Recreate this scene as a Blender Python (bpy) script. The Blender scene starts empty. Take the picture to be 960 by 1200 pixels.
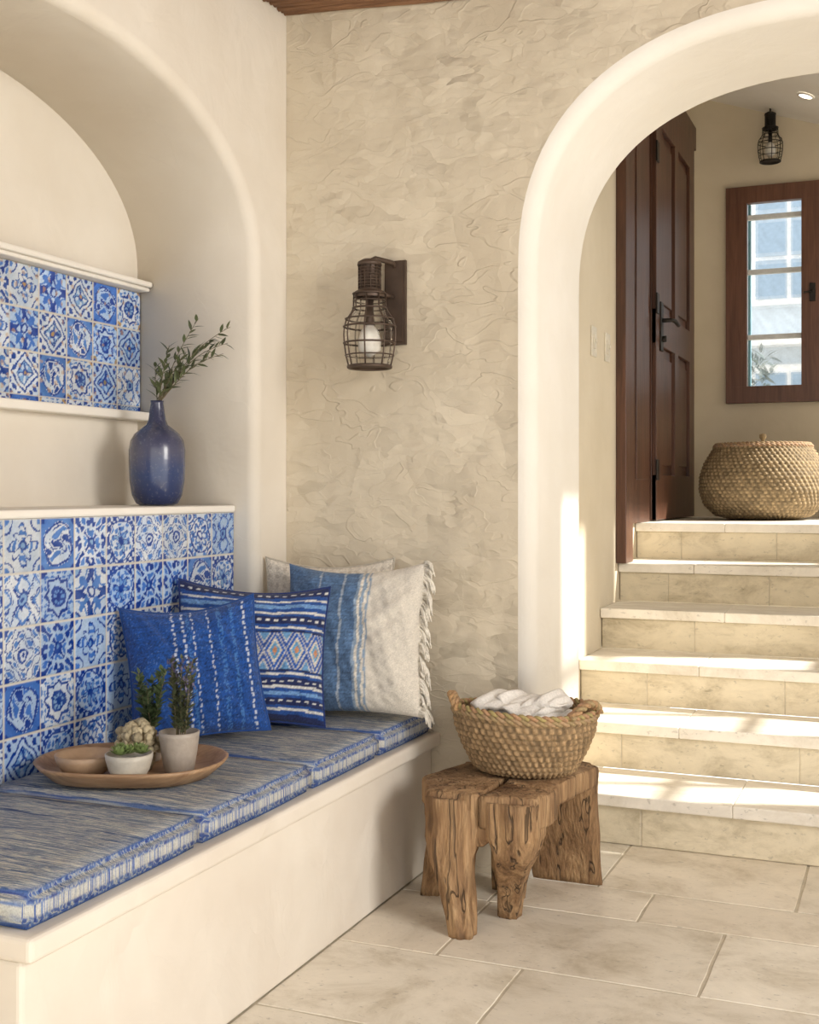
import bpy, bmesh, math, random
import numpy as np
from mathutils import Vector, Matrix, noise as mnoise
random.seed(4); rng=np.random.default_rng(5)
S=bpy.context.scene
CH=1.15
# ------------------------------------------------------------------ camera
cd=bpy.data.cameras.new('camera'); cam=bpy.data.objects.new('camera',cd); S.collection.objects.link(cam)
cd.sensor_fit='VERTICAL'; cd.sensor_height=36; cd.lens=1412/1200*36; cd.shift_y=-25/1200
cam.location=(0,0,CH); cam.rotation_euler=(math.radians(90),0,math.radians(22.7)); cd.clip_start=.02
S.camera=cam
try:
    S.view_settings.view_transform='Standard'; S.view_settings.exposure=0
except Exception: pass

# ------------------------------------------------------------------ materials
class NT:
    def __init__(s,name):
        s.m=bpy.data.materials.new(name); s.m.use_nodes=True; s.t=s.m.node_tree
        s.b=s.t.nodes['Principled BSDF']
    def n(s,typ,**kw):
        nd=s.t.nodes.new(typ)
        for k,v in kw.items():
            if k.startswith('_'): setattr(nd,k[1:],v)
            else:
                nd.inputs[k.replace('__',' ')].default_value=v
        return nd
    def l(s,a,b): s.t.links.new(a,b)
    def coord(s,scale=(1,1,1),rot=(0,0,0)):
        tc=s.n('ShaderNodeTexCoord'); mp=s.n('ShaderNodeMapping'); mp.inputs['Scale'].default_value=scale; mp.inputs['Rotation'].default_value=rot
        s.l(tc.outputs['Object'],mp.inputs['Vector']); return mp.outputs['Vector']
    def noise(s,vec,scale,detail=4,rough=.5,dist=0,out='Fac'):
        nd=s.n('ShaderNodeTexNoise',Scale=scale,Detail=detail,Roughness=rough,Distortion=dist); s.l(vec,nd.inputs['Vector']); return nd.outputs[out]
    def vmath(s,op,a,b=None,sc=None):
        nd=s.n('ShaderNodeVectorMath',_operation=op)
        for i,x in enumerate((a,b)):
            if x is None: continue
            if isinstance(x,tuple): nd.inputs[i].default_value=x
            else: s.l(x,nd.inputs[i])
        if sc is not None: nd.inputs['Scale'].default_value=sc
        return nd.outputs['Value'] if op=='DOT_PRODUCT' else nd.outputs['Vector']
    def facets(s,vec,scale,warp,seed=(0,0,0)):
        """random tilted trowel facets: height = (p - cell centre) . random direction"""
        nz_=s.noise(s.vmath('ADD',vec,seed),scale*1.1,1,.5,0,'Color')
        w=s.vmath('ADD',s.vmath('ADD',vec,seed),s.vmath('SCALE',s.vmath('SUBTRACT',nz_,(.5,.5,.5)),None,warp/scale))
        vo=s.n('ShaderNodeTexVoronoi',Scale=scale); s.l(w,vo.inputs['Vector'])
        d=s.vmath('SUBTRACT',w,vo.outputs['Position'])
        c=s.vmath('SUBTRACT',vo.outputs['Color'],(.5,.5,.5))
        return s.math('MULTIPLY',s.vmath('DOT_PRODUCT',d,c),scale)
    def ramp(s,fac,stops,interp='LINEAR'):
        r=s.n('ShaderNodeValToRGB'); cr=r.color_ramp; cr.interpolation=interp
        while len(cr.elements)<len(stops): cr.elements.new(.5)
        for e,(p,c) in zip(cr.elements,stops):
            e.position=p; e.color=(c,c,c,1) if isinstance(c,(int,float)) else (*c,1)
        s.l(fac,r.inputs['Fac']); return r.outputs['Color']
    def math(s,op,a,b=None,c=None):
        nd=s.n('ShaderNodeMath',_operation=op)
        for i,x in enumerate((a,b,c)):
            if x is None: continue
            if isinstance(x,(int,float)): nd.inputs[i].default_value=x
            else: s.l(x,nd.inputs[i])
        return nd.outputs[0]
    def mix(s,f,a,b,mode='MIX'):
        nd=s.n('ShaderNodeMix',_data_type='RGBA',_blend_type=mode)
        for i,x in ((0,f),(6,a),(7,b)):
            if isinstance(x,(int,float)): nd.inputs[i].default_value=x
            elif isinstance(x,tuple): nd.inputs[i].default_value=(*x,1)
            else: s.l(x,nd.inputs[i])
        return nd.outputs[2]
    def bump(s,h,strength=.5,dist=.01,normal=None):
        b=s.n('ShaderNodeBump',Strength=strength,Distance=dist); s.l(h,b.inputs['Height'])
        if normal is not None: s.l(normal,b.inputs['Normal'])
        return b.outputs['Normal']
    def attr(s,name='Col'):
        a=s.n('ShaderNodeAttribute'); a.attribute_name=name; return a.outputs['Color']
    def set(s,col=None,rough=None,normal=None,**kw):
        if col is not None:
            if isinstance(col,tuple): s.b.inputs['Base Color'].default_value=(*col,1)
            else: s.l(col,s.b.inputs['Base Color'])
        if rough is not None:
            if isinstance(rough,(int,float)): s.b.inputs['Roughness'].default_value=rough
            else: s.l(rough,s.b.inputs['Roughness'])
        if normal is not None: s.l(normal,s.b.inputs['Normal'])
        for k,v in kw.items(): s.b.inputs[k.replace('__',' ')].default_value=v
        return s.m

def plaster(name,c1,c2,amt=1.0,heavy=True):
    N=NT(name); v=N.coord()
    low=N.noise(v,2.4,3,.6)
    col=N.ramp(low,[(.3,c1),(.7,c2)])
    if heavy:
        f1=N.facets(N.coord((1.3,1,.8),(0,.6,0)),6.0,1.0)
        f2=N.facets(N.coord((1.0,1,2.1),(0,-.5,0)),10,1.2,(3.1,1.7,5.2))
        m1=N.ramp(low,[(.42,.12),(.56,1.0)]); 
        ln=N.noise(N.coord((1.0,1,1.9),(.1,-.7,.5)),7,2,.5,.5)
        lip=N.ramp(ln,[(.40,0),(.47,.02),(.49,.7),(.53,.35),(.60,.35),(.615,.7),(.66,.5)])
        h=N.math('MULTIPLY',f1,3.0*amt)
        h=N.math('ADD',h,N.math('MULTIPLY',N.math('MULTIPLY',f2,3.0*amt),m1))
        h=N.math('ADD',h,N.math('MULTIPLY',N.math('MULTIPLY',lip,.5*amt),N.ramp(low,[(.40,.9),(.55,.3)])))
        h=N.math('ADD',h,N.math('MULTIPLY',N.noise(v,18,3,.6),.45))
        nm=N.bump(h,.64,.012)
    else:
        f1=N.facets(N.coord((1.0,1.0,.7),(.5,.3,0)),5,1.3)
        h=N.math('ADD',N.math('MULTIPLY',N.noise(v,5,4,.55,.6),1.0),N.math('MULTIPLY',N.math('MULTIPLY',f1,1.6*amt),N.ramp(low,[(.45,.1),(.6,1.0)])))
        nm=N.bump(h,.5,.012)
    return N.set(col,.85,nm)
M_pl_back=plaster('plaster_troweled',(.58,.50,.375),(.665,.59,.46))
M_pl_left=plaster('plaster_smooth',(.71,.645,.545),(.79,.735,.645),.8,False)
M_pl_arch=plaster('plaster_arch',(.80,.755,.675),(.86,.825,.76),.5,False)  # whiter base puts the bounce light on the arch into its colour
M_pl_bench=plaster('plaster_bench',(.69,.62,.53),(.77,.715,.63),2.2,False)
M_pl_hall=plaster('plaster_hall',(.64,.555,.41),(.71,.625,.48),.5,False)

def stone(name,dark=(.42,.34,.24),light=(.66,.58,.46),rough=.45,vs=3.2,ss=(1,2.2,1),pit=.75):
    N=NT(name); v=N.coord()
    n=N.noise(N.coord(ss,(0,0,.4)),vs,8,.72,.4)
    col=N.ramp(n,[(.32,dark),(.43,tuple(.4*a+.6*b for a,b in zip(dark,light))),(.52,light),(.70,tuple(min(1,a*1.12) for a in light))])
    pits=N.ramp(N.noise(N.coord((1,1.8,1.8)),38,3,.65,.3),[(.30,pit),(.38,1)])
    col=N.mix(1.0,col,pits,'MULTIPLY')
    col=N.mix(1.0,col,N.attr(),'MULTIPLY')
    h=N.math('ADD',n,N.math('MULTIPLY',pits,.4))
    return N.set(col,rough,N.bump(h,.3,.007))
M_floor=stone('travertine_floor',dark=(.54,.475,.365),light=(.78,.725,.62),rough=.45,vs=4.2,ss=(1,1.2,1),pit=.72)
M_riser=stone('limestone_riser',dark=(.46,.39,.27),light=(.72,.64,.49),rough=.6,vs=5,ss=(1,1,2.0))
M_nosing=stone('limestone_tread',dark=(.64,.58,.48),light=(.82,.77,.68),rough=.5,vs=4)
def simple(name,c,rough=.6,**kw):
    N=NT(name); v=N.coord(); n=N.noise(v,25,4)
    col=N.ramp(n,[(.3,tuple(x*.85 for x in c)),(.7,tuple(min(1,x*1.1) for x in c))])
    return N.set(col,rough,N.bump(n,.15,.003),**kw)
M_grout=simple('grout',(.56,.50,.39),.9)
M_iron=simple('aged_bronze',(.10,.068,.05),.5,Metallic=.5)
M_dark=simple('black_iron_gap_shade',(.03,.026,.022),.5,Metallic=.5)
def wood(name,dark,light,sc=(14,14,1.2),rough=.55,bs=.4,spec=None):
    N=NT(name); v=N.coord(sc)
    n=N.noise(v,2.2,6,.65,.8); f=N.noise(N.coord((sc[0]*5,sc[1]*5,sc[2]*2)),3,3)
    col=N.ramp(n,[(.25,dark),(.5,tuple(.45*a+.55*b for a,b in zip(dark,light))),(.72,light)])
    col=N.mix(.35,col,N.ramp(f,[(.3,.45),(.6,1)]),'MULTIPLY')
    return N.set(col,rough,N.bump(N.math('ADD',n,N.math('MULTIPLY',f,.4)),bs,.006))
N=NT('weathered_wood'); v=N.coord((8,8,1.0))
n=N.noise(v,2.2,6,.70,.9); f=N.noise(N.coord((45,45,3)),3,3); ck=N.noise(N.coord((17,17,.9)),1.7,2,.5,.3)
crack=N.ramp(ck,[(.365,1),(.382,.25),(.390,.25),(.405,1)])
col=N.ramp(n,[(.25,(.10,.052,.025)),(.42,(.25,.14,.065)),(.58,(.42,.26,.13)),(.75,(.58,.40,.225))])
col=N.mix(.5,col,N.ramp(f,[(.3,.35),(.6,1.05)]),'MULTIPLY'); col=N.mix(.85,col,crack,'MULTIPLY')
M_stool=N.set(col,.75,N.bump(N.math('ADD',N.math('ADD',n,N.math('MULTIPLY',f,.45)),N.math('MULTIPLY',crack,.8)),1.0,.011))
M_door=wood('mahogany',(.050,.021,.012),(.135,.058,.033),(12,12,1),.4,.15)
M_wframe=wood('window_wood',(.085,.033,.019),(.20,.088,.052),(12,12,1),.4,.15)
M_tray=wood('acacia_wood',(.24,.125,.06),(.50,.32,.18),(1.5,14,14),.5,.25)
M_reed=wood('reed',(.14,.06,.03),(.34,.18,.09),(1.5,20,20),.7,.4)
def attrmat(name,rough=.8,bs=.3,nscale=300,amt=.25,stretch=(1,1,1),**kw):
    N=NT(name); v=N.coord(stretch); n=N.noise(v,nscale,3,.6)
    col=N.mix(amt,N.attr(),N.ramp(n,[(.3,.35),(.65,1.15)]),'MULTIPLY')
    return N.set(col,rough,N.bump(n,bs,.003),**kw)
M_glaze=attrmat('painted_majolica',.2,.08,30,.12)
M_fabric=attrmat('woven_fabric',.95,.8,260,.28,(1,1.6,1),Sheen__Weight=.1)
M_wool=attrmat('cream_wool',1.0,1.0,160,.25)
M_straw=attrmat('seagrass',.8,.8,120,.5)
M_leaf=attrmat('leaf',.5,.2,60,.2)
M_ceramic=attrmat('pottery',.45,.4,70,.15)
N=NT('blue_glaze'); v=N.coord()
tc=N.n('ShaderNodeTexCoord'); sp=N.n('ShaderNodeSeparateXYZ'); N.l(tc.outputs['Object'],sp.inputs[0])
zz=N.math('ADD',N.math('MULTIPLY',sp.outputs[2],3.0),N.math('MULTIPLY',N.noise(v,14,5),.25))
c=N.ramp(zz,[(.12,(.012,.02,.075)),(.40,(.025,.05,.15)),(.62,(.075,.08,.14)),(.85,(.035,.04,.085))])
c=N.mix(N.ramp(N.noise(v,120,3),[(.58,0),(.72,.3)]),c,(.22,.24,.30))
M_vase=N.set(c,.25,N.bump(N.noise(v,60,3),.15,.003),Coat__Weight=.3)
N=NT('clear_glass'); M_glass=N.set((.95,.95,.93),.05,None,Transmission__Weight=1.0,IOR=1.15,Alpha=.3)
N=NT('window_glass'); M_wglass=N.set((.85,.95,1.0),.02,None,Transmission__Weight=1.0,IOR=1.05,Alpha=.25)
M_bulb=simple('frosted_bulb',(.85,.82,.75),.3)
N=NT('downlight_glow'); M_down=N.set((1,1,1),.4); N.b.inputs['Emission Color'].default_value=(1,.95,.85,1); N.b.inputs['Emission Strength'].default_value=6
# seat cushion fabric
N=NT('seat_fabric'); v=N.coord((1.3,30,6))
tc=N.n('ShaderNodeTexCoord'); sp=N.n('ShaderNodeSeparateXYZ'); N.l(tc.outputs['Object'],sp.inputs[0])
geo=N.n('ShaderNodeNewGeometry'); sn=N.n('ShaderNodeSeparateXYZ'); N.l(geo.outputs['Normal'],sn.inputs[0])
st=N.noise(v,2.6,4,.7,.25); st2=N.noise(N.coord((3,9,1)),2.5,3,.6)
ctop=N.ramp(N.math('ADD',N.math('MULTIPLY',st,.8),N.math('MULTIPLY',st2,.2)),[(.35,(.035,.06,.15)),(.42,(.11,.16,.26)),(.445,(.56,.53,.46)),(.475,(.09,.13,.22)),(.515,(.26,.30,.34)),(.55,(.64,.60,.50)),(.585,(.12,.16,.26)),(.65,(.50,.47,.40))])
zz=sp.outputs[2]
dd=N.math('ABSOLUTE',N.math('SUBTRACT',zz,.449))
fine=N.noise(N.coord((1,60,1)),3,3,.7,0); fine2=N.noise(N.coord((1,22,14)),3,2,.6,0)
bandc=N.ramp(fine,[(.38,(.06,.12,.36)),(.44,(.44,.45,.43)),(.56,(.58,.57,.52)),(.62,(.12,.20,.42))])
bando=N.ramp(fine2,[(.36,(.03,.06,.25)),(.47,(.13,.21,.42)),(.53,(.44,.46,.45)),(.58,(.06,.11,.33))])
cf=N.mix(N.ramp(dd,[(.009,0),(.012,1)]),bandc,bando)
cf=N.mix(N.ramp(dd,[(.0275,0),(.030,1)]),cf,(.04,.10,.30))
c=N.mix(N.ramp(sn.outputs[2],[(.55,0),(.75,1)]),cf,ctop)
wv=N.noise(N.coord((1,1,1)),320,2)
c=N.mix(.4,c,N.ramp(wv,[(.3,.5),(.6,1.1)]),'MULTIPLY')
M_seat=N.set(c,.95,N.bump(N.math('ADD',st,wv),.7,.004))

# ------------------------------------------------------------------ mesh builder
class MB:
    def __init__(s): s.v=[];s.f=[];s.c=[];s.m=[];s.sm=[]
    def add(s,vs,fs,col=(1,1,1),mi=0,smooth=False):
        o=len(s.v); s.v.extend([tuple(x) for x in vs])
        if isinstance(col,(list,np.ndarray)) and len(col)==len(vs) and not isinstance(col,tuple): s.c.extend([tuple(x) for x in col])
        else: s.c.extend([tuple(col)]*len(vs))
        for f in fs: s.f.append([i+o for i in f]); s.m.append(mi); s.sm.append(smooth)
    def box(s,a,b,col=(1,1,1),mi=0):
        x0,y0,z0=a;x1,y1,z1=b
        vs=[(x0,y0,z0),(x1,y0,z0),(x1,y1,z0),(x0,y1,z0),(x0,y0,z1),(x1,y0,z1),(x1,y1,z1),(x0,y1,z1)]
        s.add(vs,[(0,3,2,1),(4,5,6,7),(0,1,5,4),(1,2,6,5),(2,3,7,6),(3,0,4,7)],col,mi)
    def rings(s,R,col=(1,1,1),mi=0,cap=True,closed=False,smooth=True):
        n=len(R[0]); vs=[p for r in R for p in r]; fs=[]
        m=len(R)
        for i in range(m if closed else m-1):
            for j in range(n):
                a=i*n+j; b=i*n+(j+1)%n; i2=(i+1)%m
                fs.append((a,b,i2*n+(j+1)%n,i2*n+j))
        if cap and not closed:
            fs.append(tuple(reversed(range(n)))); fs.append(tuple((m-1)*n+j for j in range(n)))
        s.add(vs,fs,col,mi,smooth)
    def tube(s,pts,rad,n=8,col=(1,1,1),mi=0,closed=False):
        pts=[Vector(p) for p in pts]; R=[]; m=len(pts); up=None
        for i,p in enumerate(pts):
            if closed: t=pts[(i+1)%m]-pts[i-1]
            else: t=pts[min(i+1,m-1)]-pts[max(i-1,0)]
            if t.length<1e-9: t=Vector((0,0,1))
            t.normalize()
            if up is None:
                up=Vector((0,0,1)) if abs(t.z)<.9 else Vector((1,0,0))
            a=(up-t*up.dot(t)); 
            if a.length<1e-6: a=t.orthogonal()
            a.normalize(); up=a; b=t.cross(a)
            r=rad[i] if isinstance(rad,(list,tuple)) else rad
            R.append([p+a*(r*math.cos(2*math.pi*k/n))+b*(r*math.sin(2*math.pi*k/n)) for k in range(n)])
        s.rings(R,col,mi,True,closed)
    def lathe(s,prof,c,n=32,sx=1,sy=1,col=(1,1,1),mi=0,cap=True,smooth=True):
        R=[[(c[0]+r*sx*math.cos(2*math.pi*k/n),c[1]+r*sy*math.sin(2*math.pi*k/n),c[2]+z) for k in range(n)] for r,z in prof]
        s.rings(R,col,mi,cap,False,smooth)
    def ring(s,c,r,tr,n=24,mi=0,col=(1,1,1),sy=1):
        s.tube([(c[0]+r*math.cos(2*math.pi*k/n),c[1]+r*sy*math.sin(2*math.pi*k/n),c[2]) for k in range(n)],tr,6,col,mi,True)
    def leaf(s,p,d,ln,w,col,mi=0,bend=.15):
        p=Vector(p); d=Vector(d).normalized(); sd=d.cross(Vector((random.uniform(-.5,.5),random.uniform(-.5,.5),1))); 
        if sd.length<1e-3: sd=Vector((1,0,0))
        sd.normalize(); nn=sd.cross(d)
        ts=[0,.2,.45,.7,1]; ws=[.15,.8,1,.7,0.05]
        vs=[]
        for t,k in zip(ts,ws):
            q=p+d*(ln*t)-nn*(bend*ln*t*t)
            vs+= [q-sd*(w*k/2)+nn*w*.12*k,q,q+sd*(w*k/2)+nn*w*.12*k]
        fs=[]
        for i in range(4):
            a=i*3; fs+=[(a,a+1,a+4,a+3),(a+1,a+2,a+5,a+4)]
        s.add(vs,fs,col,mi,True)
    def build(s,name,mats,bevel=None,matrix=None,solid=None,segs=2):
        me=bpy.data.meshes.new(name); me.from_pydata(s.v,[],s.f)
        if not isinstance(mats,(list,tuple)): mats=[mats]
        for m in mats: me.materials.append(m)
        me.polygons.foreach_set('material_index',s.m); me.polygons.foreach_set('use_smooth',s.sm)
        ca=me.color_attributes.new('Col','FLOAT_COLOR','POINT')
        arr=np.ones((len(s.v),4),dtype=np.float32); arr[:,:3]=np.array(s.c,dtype=np.float32)
        ca.data.foreach_set('color',arr.ravel()); me.update()
        ob=bpy.data.objects.new(name,me); S.collection.objects.link(ob)
        if matrix is not None: ob.matrix_world=matrix
        if bevel:
            b=ob.modifiers.new('bevel','BEVEL'); b.width=bevel; b.segments=segs; b.limit_method='ANGLE'
        return ob

def grid_obj(name,P,C,mat,matrix=None,mb=None,mi=0):
    nu,nv=P.shape[:2]; idx=np.arange(nu*nv).reshape(nu,nv)
    q=np.stack([idx[:-1,:-1],idx[1:,:-1],idx[1:,1:],idx[:-1,1:]],-1).reshape(-1,4)
    mb=mb or MB(); mb.add(P.reshape(-1,3).tolist(),q.tolist(),C.reshape(-1,3),mi,True)
    return mb

# ------------------------------------------------------------------ room shell
def arch_pts(c,z0,a,b,n,seg=48):
    out=[]
    for i in range(seg+1):
        th=math.pi*i/seg; ct=math.cos(th); st=math.sin(th)
        out.append((c-a*math.copysign(abs(ct)**(2/n),ct), z0+b*abs(st)**(2/n)))
    return out
def notch_wall(name,plane,outer_lo,outer_hi,z1,arc,d0,d1,mats,bev=.045,bevback=True):
    bm=bmesh.new()
    L=[(outer_lo,0),(arc[0][0],0)]+arc+[(arc[-1][0],0),(outer_hi,0),(outer_hi,z1),(outer_lo,z1)]
    def mk(p,d): return (p[0],d,p[1]) if plane=='xz' else (d,p[0],p[1])
    A=[bm.verts.new(mk(p,d0)) for p in L]; B=[bm.verts.new(mk(p,d1)) for p in L]
    n=len(L); bm.faces.new(A); bm.faces.new(list(reversed(B)))
    for i in range(n):
        f=bm.faces.new((A[i],B[i],B[(i+1)%n],A[(i+1)%n])); 
        if 1<=i<=n-5: f.material_index=1; f.smooth=True
    bm.normal_update()
    es=[]
    for i in range(1,n-4):
        e=bm.edges.get((A[i],A[i+1])); es.append(e)
        if bevback: es.append(bm.edges.get((B[i],B[i+1])))
    r=bmesh.ops.bevel(bm,geom=es,offset=bev,segments=6,profile=.5,affect='EDGES',clamp_overlap=True)
    for f in r['faces']: f.smooth=True; f.material_index=1
    bmesh.ops.recalc_face_normals(bm,faces=bm.faces)
    me=bpy.data.meshes.new(name); bm.to_mesh(me); bm.free()
    for m in mats: me.materials.append(m)
    ob=bpy.data.objects.new(name,me); S.collection.objects.link(ob); return ob
BW=3.43; XL=-1.865
arc=arch_pts(-.23,1.80,.805,.65,2.45)
notch_wall('wall_back','xz',-2.45,1.9,3.6,arc,BW,3.99,[M_pl_back,M_pl_arch],.05)
arcL=arch_pts(2.40,1.85,.834,.46,2.1)
notch_wall('wall_left','yz',-1.5,BW-.001,2.80,arcL,XL,-2.30,[M_pl_left,M_pl_left],.035,False)
b=MB(); b.box((-2.45,-1.5,0),(-2.30,BW-.001,2.8)); b.build('wall_niche',M_pl_left)
b=MB(); b.box((1.9,2.2,0),(2.1,BW,2.8)); b.build('wall_right_sun_block',M_pl_left)  # unseen wall piece added to keep direct sun out of the room
# ceiling with reeds
b=MB(); b.box((-2.45,-1.5,2.715),(2.1,BW-.001,2.8),mi=1)
y=BW-.013; k=0
while y>2.2:
    r=random.uniform(.011,.017)
    pts=[]
    for t in range(17):
        x=XL+.002+3.7*t/16; dz=-.048*min(1,(x-XL)/.7)
        pts.append((x,y+.003*math.sin(t*1.7+k),2.688+.003*math.sin(t*2.1+k*3)+dz))
    b.tube(pts,r,8,mi=0)
    y-=2*r*.93; k+=1
b.build('ceiling',[M_reed,M_door])
# hall shell
b=MB(); b.box((-1.4,3.99,0),(-1.19,7.05,3.6)); b.build('wall_hall_left',M_pl_hall)
wx0,wx1,wz0,wz1=-.985,-.20,1.645,2.87
b=MB()
b.box((-1.4,7.05,0),(wx0+.03,7.25,3.6)); b.box((wx1-.03,7.05,0),(.9,7.25,3.6)); b.box((wx0+.03,7.05,0),(wx1-.03,7.25,wz0+.03)); b.box((wx0+.03,7.05,wz1-.03),(wx1-.03,7.25,3.6))
b.build('wall_hall_back',M_pl_hall)
b=MB()
X0,X1=.7,.85
oz0,oz1=.75,2.62; oy0,oy1=4.24,5.25
b.box((X0,3.99,0),(X1,7.05,oz0)); b.box((X0,3.99,oz1),(X1,5.7,3.6)); b.box((X0,3.99,oz0),(X1,oy0,oz1)); b.box((X0,oy1,oz0),(X1,5.7,oz1))
b.box((X0,5.7,oz0),(X1,7.05,1.7)); b.box((X0,5.7,2.65),(X1,7.05,3.6)); b.box((X0,6.9,1.7),(X1,7.05,2.65))
b.build('wall_hall_right',M_pl_hall)
b=MB()
for yy in (4.50,4.88): b.box((.75,yy-.02,oz0),(.79,yy+.02,oz1))
for zz in (1.37,2.0): b.box((.75,oy0,zz-.018),(.79,oy1,zz+.018))
b.box((.74,oy1-.04,oz0),(.80,oy1,oz1)); b.box((.74,oy0,oz0),(.80,oy0+.02,oz1))
b.build('window_2',M_door)
b=MB()
def cz(x): return 3.43-.35*(x+1.19)
vs=[(-1.4,3.99,cz(-1.4)),(.85,3.99,cz(.85)),(.85,7.25,cz(.85)),(-1.4,7.25,cz(-1.4))]
vs+=[(x,y,z+.15) for x,y,z in vs]
b.add(vs,[(0,3,2,1),(4,5,6,7),(0,1,5,4),(1,2,6,5),(2,3,7,6),(3,0,4,7)])
b.build('ceiling_hall',M_pl_arch)
b=MB(); b.lathe([(.045,0),(.045,-.008),(.034,-.008)],(0,0,0),24,mi=0,cap=False); b.lathe([(.034,-.006),(.001,-.006)],(0,0,0),24,mi=1,cap=False)
b.build('recessed_downlight',[M_pl_arch,M_down],matrix=Matrix.Translation((-.512,6.53,cz(-.512)-.001))@Matrix.Rotation(math.atan(.35),4,'Y'))

# ------------------------------------------------------------------ floor tiles
b=MB(); b.box((-2.45,-1.5,-.08),(2.1,3.99,-.0022),mi=1)
# hand-laid random travertine: explicit rows of varying depth, broken by random lengths
fr=random.Random(7)
def slab(xa,ya,xb,yb):
    t=fr.uniform(.85,1.06); w=fr.uniform(-.01,.03); g=.0017; ch=.0035
    xa+=g;ya+=g;xb-=g;yb-=g
    if xb-xa<.02 or yb-ya<.02: return
    nseg=6; out=[]
    for (p,q) in (((xa,ya),(xb,ya)),((xb,ya),(xb,yb)),((xb,yb),(xa,yb)),((xa,yb),(xa,ya))):
        for s_ in range(nseg): out.append((p[0]+(q[0]-p[0])*s_/nseg+fr.uniform(-.0014,.0014),p[1]+(q[1]-p[1])*s_/nseg+fr.uniform(-.0014,.0014)))
    cx,cy=(xa+xb)/2,(ya+yb)/2
    inn=[(x+(ch if x<cx else -ch)*min(1,abs(x-cx)*20),y+(ch if y<cy else -ch)*min(1,abs(y-cy)*20)) for x,y in out]
    n_=len(out); vs=[(x,y,-.006) for x,y in out]+[(x,y,0) for x,y in inn]
    b.add(vs,[tuple(range(n_,2*n_))]+[(k,(k+1)%n_,n_+(k+1)%n_,n_+k) for k in range(n_)],(t+w,t,t-w))
y=.20
while y<3.96:
    dpt=fr.choice([.24,.42,.42,.50]); y2=min(y+dpt,3.97)
    if 3.97-y2<.12: y2=3.97
    x=-1.365-fr.uniform(0,.3)
    while x<2.05:
        L=fr.choice([.30,.42,.55,.64,.72]); x2=min(x+L,2.08); xs=max(x,-1.365)
        if x2>xs+.03:
            if y2-y>.35 and L<.5 and fr.random()<.55:
                m=y+(y2-y)*fr.choice([.45,.55]); slab(xs,y,x2,m)
                if fr.random()<.4 : slab(xs,m,(xs+x2)/2,y2); slab((xs+x2)/2,m,x2,y2)
                else: slab(xs,m,x2,y2)
            else: slab(xs,y,x2,y2)
        x=x2
    y=y2
b.build('floor',[M_floor,M_grout])

# ------------------------------------------------------------------ steps
SH=.167; YS=[3.85,4.19,4.53,4.87,5.20,5.55,7.05]; NT_=.040
b=MB()
for i in range(6):
    ya=YS[i]; yb=YS[i+1]; z0=i*SH; z1=(i+1)*SH
    xl,xr=(-1.02,.56) if i==0 else (-1.188,.698)
    yend=yb+.03 if i<5 else 7.049
    b.box((xl,ya+.028,z0+.001),(xr,yend,z1-NT_),(1,1,1),mi=2)
    if i==0: b.box((-1.188,3.992,0.001),(.698,yb+.03,z1-NT_),mi=2)
    x=xl; x2=x+random.uniform(.2,.4)
    while x<xr-.001:
        x2=min(x2,xr); t=random.uniform(.92,1.05)
        b.box((x+.0007,ya+.026,z0+.001),(x2-.0007,ya+.036,z1-NT_-.001),(t,t,t*.98),0); x=x2; x2=x+random.choice([.42,.5,.6])
    x=xl; x2=xl+random.uniform(.3,.5)
    while x<xr-.001:
        x2=min(x2,xr); t=random.uniform(.97,1.04)
        b.box((x+.0002,ya,z1-NT_),(x2-.0002,ya+.30 if i==5 else yb+.03,z1),(t,t,t),1)
        x=x2; x2=x+random.choice([.6,.8,.9])
b.box((-1.188,5.854,SH*6-NT_),(.698,7.049,SH*6-.001),(1,1,1),1)
b.box((-1.188,3.992,SH-NT_),(-1.02,4.22,SH),(1,1,1),1); b.box((.56,3.992,SH-NT_),(.698,4.22,SH),(1,1,1),1)
ob=b.build('staircase',[M_riser,M_nosing,M_grout],bevel=.014,segs=3)

# ------------------------------------------------------------------ bench
b=MB(); YB0=1.576
b.box((XL+.001,YB0+.012,0),(-1.36,BW-.001,.372)); b.box((XL+.001,YB0,.372),(-1.33,BW-.001,.415))
b.box((-1.94,YB0+.01,0),(XL,3.233,.415))
b.build('built_in_bench',M_pl_bench,bevel=.010,segs=3)
b=MB(); b.box((-2.299,YB0+.001,0),(-1.954,3.233,1.083),mi=0); b.box((-2.299,YB0+.001,1.0835),(-1.936,3.233,1.105),mi=0)
b.build('niche_ledge',M_pl_arch,bevel=.006)
b=MB()
b.box((-2.299,YB0,1.784),(-2.25,3.233,1.797)); b.box((-2.299,YB0,1.797),(-2.24,3.233,1.815)); b.build('trim_1',M_pl_arch,bevel=.006)
b=MB(); b.box((-2.299,YB0,1.372),(-2.245,3.233,1.3995)); b.build('trim_2',M_pl_arch,bevel=.006)

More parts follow.
